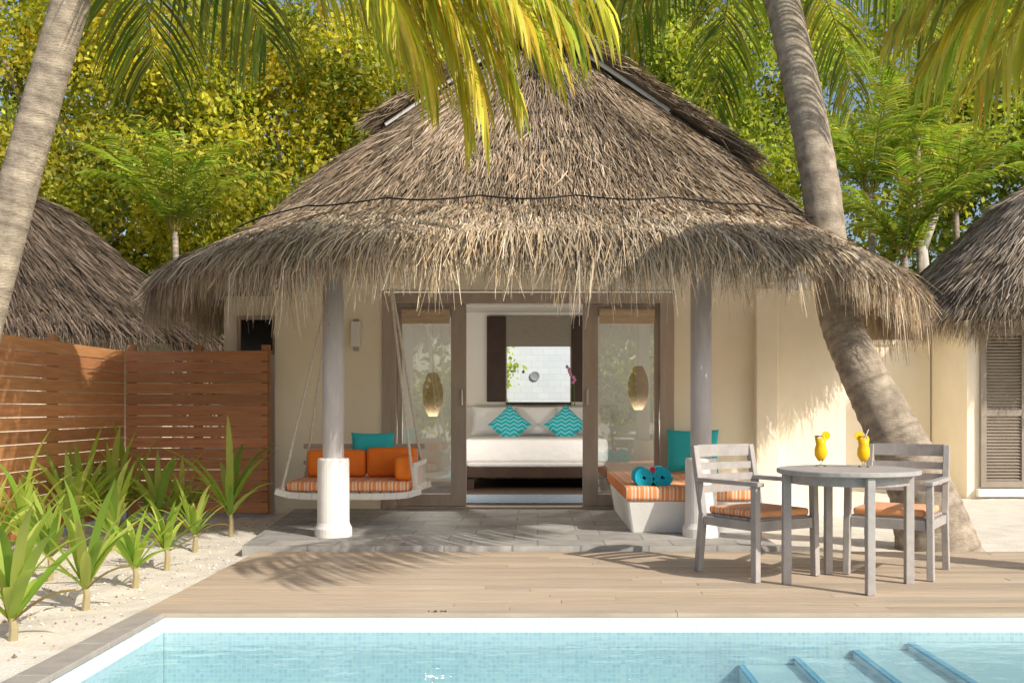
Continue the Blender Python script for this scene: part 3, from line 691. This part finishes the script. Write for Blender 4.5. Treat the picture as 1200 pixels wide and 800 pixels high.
# ------------------------------------------------------------------ palms
def frond(p,b,az,el,L,droop,leaf=.62,n=58,wid=.032,cols=None,hang=.7,rr=.018):
    NN=24; pts=[];tan=[];q=Vector(b)
    for k in range(NN+1):
        e=el-droop*(k/NN)**1.25; tv=Vector((math.cos(az)*math.cos(e),math.sin(az)*math.cos(e),math.sin(e)))
        pts.append(q.copy());tan.append(tv); q=q+tv*L/NN
    p.tube(pts,[rr*(1-.85*k/NN) for k in range(NN+1)],5,col=(.42,.38,.09),cap=False)
    sd=Vector((-math.sin(az),math.cos(az),0)); tone=random.uniform(.75,1.2)
    for i in range(n):
        u=.1+.9*i/(n-1); x=u*NN; k=min(int(x),NN-1); f=x-k; P=pts[k].lerp(pts[k+1],f); T=tan[k]
        ll=leaf*(.35+.65*math.sin(PI*min(1,u*.88+.08))**.7)*random.uniform(.85,1.12)
        for s in (-1,1):
            dv=(T*(.45+.4*u)+sd*s*(.95-.25*u)+Vector((0,0,-.12-.25*hang*random.random()))+Vector((random.gauss(0,.06),random.gauss(0,.06),random.gauss(0,.06)))).normalized()
            q0=P; q1=q0+dv*ll*.35; d2=(dv+Vector((0,0,-hang*.55))).normalized(); q2=q1+d2*ll*.35; d3=(d2+Vector((0,0,-hang*.8))).normalized(); q3=q2+d3*ll*.3
            wv=dv.cross(Vector((random.gauss(0,.35),random.gauss(0,.35),1))).normalized()
            cl=random.choice(cols); cl=tuple(a*tone*random.uniform(.8,1.2) for a in cl)
            vs=[]
            for qq,w_ in ((q0,.45),(q1,1),(q2,.75),(q3,.06)): vs += [qq-wv*wid*w_/2,qq+wv*wid*w_/2]
            p.add(vs,[(0,1,3,2),(2,3,5,4),(4,5,7,6)],cl)
def catmull(pts,m):
    pts=[Vector(p) for p in pts]; out=[]; n=len(pts)-1
    for i in range(m+1):
        x=i/m*n;k=min(int(x),n-1);f=x-k; a=pts[max(k-1,0)];b=pts[k];c=pts[k+1];d=pts[min(k+2,n)]
        out.append(.5*((2*b)+(c-a)*f+(2*a-5*b+4*c-d)*f*f+(3*b-a-3*c+d)*f**3))
    return out
def trunk(pts,rad,root,m=170,col=(.50,.43,.355)):
    P=catmull(pts,m); r=[];cs=[]
    for i in range(m+1):
        x=i/m*(len(rad)-1);k=min(int(x),len(rad)-2); a=rad[k]+(rad[k+1]-rad[k])*(x-k); ph=i%4
        r.append(a*(1.02,1.0,.99,.995)[ph]*random.uniform(.985,1.015)); b=(.78,1.0,1.05,1.0)[ph]*random.uniform(.86,1.1); cs.append((col[0]*b,col[1]*b,col[2]*b))
    p=MB(); p.tube(P,r,22,cols=cs); return p.build('trunk',M_trunk,root,True)
YG=[(.60,.53,.06),(.48,.47,.055),(.34,.38,.045),(.68,.55,.10)]
GG=[(.30,.35,.06),(.20,.27,.04),(.13,.19,.03),(.42,.41,.07)]
def palm(lb,pts,rad,fronds,name='coconut_palm',group='coconut palms',cols=GG,green_after=None,**kw):
    t=thing(name,lb,'palm',pts[0],0,group); trunk(pts,rad,t); top=Vector(pts[-1])
    for (az,el,L,dr) in fronds:
        cs=GG if (green_after is not None and az>green_after) else cols
        p=MB(); frond(p,top+Vector((math.cos(math.radians(az))*.08,math.sin(math.radians(az))*.08,0)),math.radians(az),math.radians(el),L,math.radians(dr),cols=cs,**kw); p.build('frond',M_frond,t)
    return t
palm('leaning palm trunk at the left edge in front of the timber fence',[(-4.02,6.5,-.1),(-3.48,6.5,1.87),(-3.24,6.5,2.76),(-2.96,6.5,3.74),(-2.68,6.5,4.66)],[.155,.125,.116,.112,.105],
     [(0,2,3.1,62),(-7,4,3.2,64),(8,4,3.0,60),(3,-5,2.9,58),(-4,0,3.05,84),(5,2,2.95,90),(-13,0,3.0,60),(-3,12,3.4,72),(9,14,3.3,74),(1,8,3.2,92),(-24,4,2.9,66),(16,-6,2.35,60),(-16,-6,2.3,62),(24,2,2.5,72),(62,-10,1.5,46),(100,-18,1.5,48),(175,-6,2.1,62),(250,25,2.6,90)],cols=YG,green_after=40,leaf=.88,n=58,wid=.025,hang=.72)
palm('curved palm trunk growing up through the thatched eave beside the armchairs',[(3.36,8.55,-.12),(3.22,8.6,.45),(3.0,8.72,1.0),(2.78,8.9,1.55),(2.66,9.15,2.1),(2.60,9.4,3.17),(2.49,9.6,4.09),(2.34,9.8,5.05),(2.15,10,6.1)],[.36,.265,.22,.185,.172,.17,.168,.16,.145],
     [(-50,0,2.6,75),(-20,-8,2.6,65),(0,-5,2.7,60),(20,-5,2.8,65),(50,-5,2.8,65),(90,0,3.0,75),(135,-8,2.4,62),(165,-12,2.2,58),(190,-8,2.1,60)],cols=GG,leaf=.8,n=58,wid=.032,hang=.8)
palm('palm whose yellow green fronds hang in at the upper right corner',[(5.2,6.0,-.1),(5.1,6,2),(4.8,6.0,3.6),(4.55,6,4.35)],[.25,.17,.15,.13],
     [(180,12,2.3,62),(163,8,2.4,58),(194,16,2.3,66),(148,4,2.3,58),(125,5,2.3,60),(60,15,2.2,70),(228,14,3.4,32),(240,16,3.6,36)],cols=YG,leaf=.8,n=72,wid=.036,hang=.75)
AG=[(.46,.55,.10),(.35,.46,.07),(.25,.37,.05),(.55,.57,.14)]
def areca(lb,px,py,Y,size,base_z=-.07,n=14):
    c=at(px,py,Y); pts=[(c.x,Y,base_z),(c.x+.05,Y,c.z*.5),(c.x,Y,c.z)]
    palm(lb,pts,[.07,.06,.05],[(k*360/n+random.uniform(-15,15),random.uniform(58,90),size*random.uniform(.75,1.2),random.uniform(40,85)) for k in range(n)],'areca_palm','small bright palms behind the villas',leaf=.46*size/1.6,n=36,wid=.04,cols=AG,hang=.35,rr=.014)
areca('bright green small palm above the left neighbouring roof',205,270,17.5,1.8)
areca('bright small palm beside the curved trunk on the right',1020,225,18,2.0)
areca('bright small palm above the garden wall between the villas',1060,300,16.5,1.6)
areca('bright small palm just above the right neighbouring roof',1120,250,17.5,1.7)
areca('bright small palm rising highest behind the garden wall',1075,160,19.5,2.1)

# ------------------------------------------------------------------ broadleaf trees
def cloud(blobs,ncl,nleaf,size,pal,pw,sp=.4):
    pal=np.array(pal);pw=np.array(pw)/sum(pw)
    vol=np.array([b[3]*b[5] for b in blobs]); vol=vol/vol.sum()
    bi=rng.choice(len(blobs),ncl,p=vol); B=np.array(blobs)[bi]
    dr=rng.normal(size=(ncl,3)); dr/=np.linalg.norm(dr,axis=1)[:,None]; rad=rng.uniform(.35,1,(ncl,1))**.5
    cen=B[:,:3]+dr*B[:,3:]*rad; tone=rng.uniform(.65,1.3,ncl); cp=rng.choice(len(pal),ncl,p=pw)
    ci=rng.integers(0,ncl,nleaf); p=cen[ci]+rng.normal(size=(nleaf,3))*sp*np.array([1,1,.75])
    pick=np.where(rng.random(nleaf)<.65,cp[ci],rng.choice(len(pal),nleaf,p=pw)); col=pal[pick]*(tone[ci]*rng.uniform(.8,1.2,nleaf))[:,None]
    d=rng.normal(size=(nleaf,3))+dr[ci]*.5; d[:,2]-=.45; d/=np.linalg.norm(d,axis=1)[:,None]
    s=np.cross(d,rng.normal(size=(nleaf,3))); s/=np.linalg.norm(s,axis=1)[:,None]
    L=size*rng.uniform(.55,1.35,(nleaf,1)); Wd=L*.27
    nn=np.cross(d,s)
    V=np.stack([p,p+d*L*.5+s*Wd+nn*L*.08,p+d*L,p+d*L*.5-s*Wd+nn*L*.08],1).reshape(-1,3)
    Q=np.arange(nleaf*4).reshape(-1,4); return V,Q,np.repeat(col,4,axis=0)
def tree(lb,bx,by,blobs,ncl,nleaf,size,pal,pw,tr=.16,tc=(.30,.27,.23),sp=.34,group='broadleaf trees behind the villa'):
    t=thing('broadleaf_tree',lb,'tree',(bx,by,-.07),0,group)
    p=MB(); zf=min(b[2] for b in blobs)*.7; p.tube(catmull([(bx,by,-.1),(bx+.1,by,zf*.5),(bx-.05,by,zf)],10),[tr*(1.2-.05*k) for k in range(11)],10,col=tc)
    for b in blobs:
        e=Vector(b[:3]); s0=Vector((bx-.05,by,zf-.1)); m=s0.lerp(e,.5)+Vector((random.uniform(-.4,.4),0,.3)); P=catmull([s0,m,e,e+Vector((0,0,b[5]*.7))],12)
        p.tube(P,[tr*.7*(1-.07*k) for k in range(13)],7,col=tc)
    p.build('trunk',M_bark,t,True)
    v,q,c=cloud(blobs,ncl,nleaf,size,pal,pw,sp); npmesh('crown',v,q,c,M_leaf,t)
YEL=[(.54,.52,.06),(.68,.59,.07),(.38,.43,.055),(.19,.24,.04),(.62,.47,.06)]
GRN=[(.39,.47,.07),(.52,.55,.085),(.25,.33,.05),(.60,.58,.10),(.13,.18,.03)]
tree('yellowing tree filling the upper left behind the leaning palm',-8.5,20,[(-9.5,20,7.3,2.6,2,2.4),(-7.3,20.3,8.5,2.4,2,2.2),(-9,19.5,4.4,2.6,1.6,1.8),(-6.8,19.6,5.2,2.0,1.5,2),(-11,20.5,9,2.2,1.6,1.8)],300,54000,.135,YEL,(4,3,4,3,1.6),sp=.30)
tree('yellowing tree left of the big thatched roof',-4.4,20.5,[(-5.2,20.5,6.6,2.0,1.7,2.2),(-3.6,20.8,8.2,2.3,1.8,2.0),(-4.6,20,4.0,1.8,1.5,1.6),(-2.5,21,6.3,1.6,1.5,1.8)],250,46000,.13,YEL,(4,3,4,4,1.6),sp=.30)
tree('green tree rising right behind the roof peak',2.9,21,[(2.2,21,7.8,1.9,1.7,2.0),(4.2,21,8.6,2.2,1.7,1.8),(3.6,20.6,5.6,2.0,1.5,1.8),(.6,21.5,8.8,1.8,1.5,1.4)],230,46000,.13,GRN,(4,4,3,2,1),sp=.30)
tree('loose pale limbed tree above the right neighbouring roof',8.3,22,[(7.4,22,6.6,1.6,1.4,1.4),(9.6,22,7.8,2.0,1.6,1.6),(8.6,22.5,9.4,2.6,1.8,1.2)],140,23000,.145,GRN,(4,4,2,3,1),.17,(.50,.47,.43))
tree('dark green tree beyond the right neighbouring roof',12,24,[(11,24,5.8,2.4,2,2.6),(13.5,24,7,2.6,2,2.6)],130,20000,.19,GRN,(3,2,4,1,3))
bl=[(-12+i*2.4,26+random.uniform(-1,1),3.6,2.2,1.2,3.8) for i in range(6)]+[(2+i*2.4,27+random.uniform(-1,1),3.0,2.2,1.2,3.2) for i in range(7)]
bl+=[(-14+i*2.5,27,9.0,2.2,1.2,3.2) for i in range(6)]+[(2.5,27,8.6,2.2,1.2,2.6),(5.2,27,7.6,2.2,1.2,2.4)]
v,q,c=cloud(bl,760,86000,.21,[(.42,.44,.065),(.54,.52,.07),(.25,.31,.05),(.58,.54,.08),(.13,.17,.03)],(4,3,4,2,2),.5)
tag(npmesh('background_foliage',v,q,c,M_leaf),'far dense green undergrowth behind the villas','foliage',kind='stuff')
v,q,c=cloud([(x,-15+random.uniform(-1,1),z,1.5,1.0,z*.8) for x,z in ((-7,2.6),(-4.6,1.8),(-2.4,2.9),(.6,1.6),(3,2.5),(5.4,1.9),(8,2.6))],150,15000,.3,GRN,(4,3,3,2,2),.45)
tag(npmesh('shore_foliage',v,q,c,M_leaf),'green shore bushes mirrored in the glass doors','foliage',kind='stuff')
t=thing('courtyard_shrub','leafy shrub in the bathroom court seen at the top left of the bedroom window','shrub',(-.75,18.9,-.07))
p=MB(); p.tube([(-.75,18.9,-.07),(-.7,18.9,1.0),(-.72,18.9,1.9)],[.04,.035,.02],7,col=(.3,.25,.2)); p.build('stem',M_bark,t)
v,q,c=cloud([(-.66,18.9,2.2,.4,.3,.35),(-.9,18.9,1.6,.35,.3,.4)],20,620,.12,GRN,(4,3,3,2,2),.11); npmesh('crown',v,q,c,M_leaf,t)

# ------------------------------------------------------------------ camera, light, world
cam=bpy.data.cameras.new('Camera'); co=bpy.data.objects.new('Camera',cam); C.objects.link(co)
co.location=(0,0,EYE); co.rotation_euler=(PI/2,0,0); cam.lens=36; cam.sensor_width=36; cam.shift_x=-.025; cam.shift_y=.065; cam.clip_end=600; cam.clip_start=.05
S.camera=co
el=math.radians(36); hd=Vector((-.74,.67)); hd.normalize()
ld=Vector((hd.x*math.cos(el),hd.y*math.cos(el),-math.sin(el)))
sl_=bpy.data.lights.new('Sun','SUN'); sl_.energy=4.7; sl_.angle=math.radians(.4); sl_.color=(1,.93,.815)
so=bpy.data.objects.new('Sun',sl_); C.objects.link(so); so.rotation_euler=ld.to_track_quat('-Z','Y').to_euler()
wd=bpy.data.worlds.new('World'); S.world=wd; wd.use_nodes=True; nt=wd.node_tree
sk=nt.nodes.new('ShaderNodeTexSky'); sk.sky_type='NISHITA'; sk.sun_disc=False; sk.sun_elevation=el; sk.sun_rotation=math.atan2(-ld.x,-ld.y); sk.dust_density=2.5
bg=nt.nodes['Background']; bg.inputs['Strength'].default_value=.15; nt.links.new(sk.outputs[0],bg.inputs[0])
S.view_settings.view_transform='Standard'; S.view_settings.look='None'; S.view_settings.exposure=0
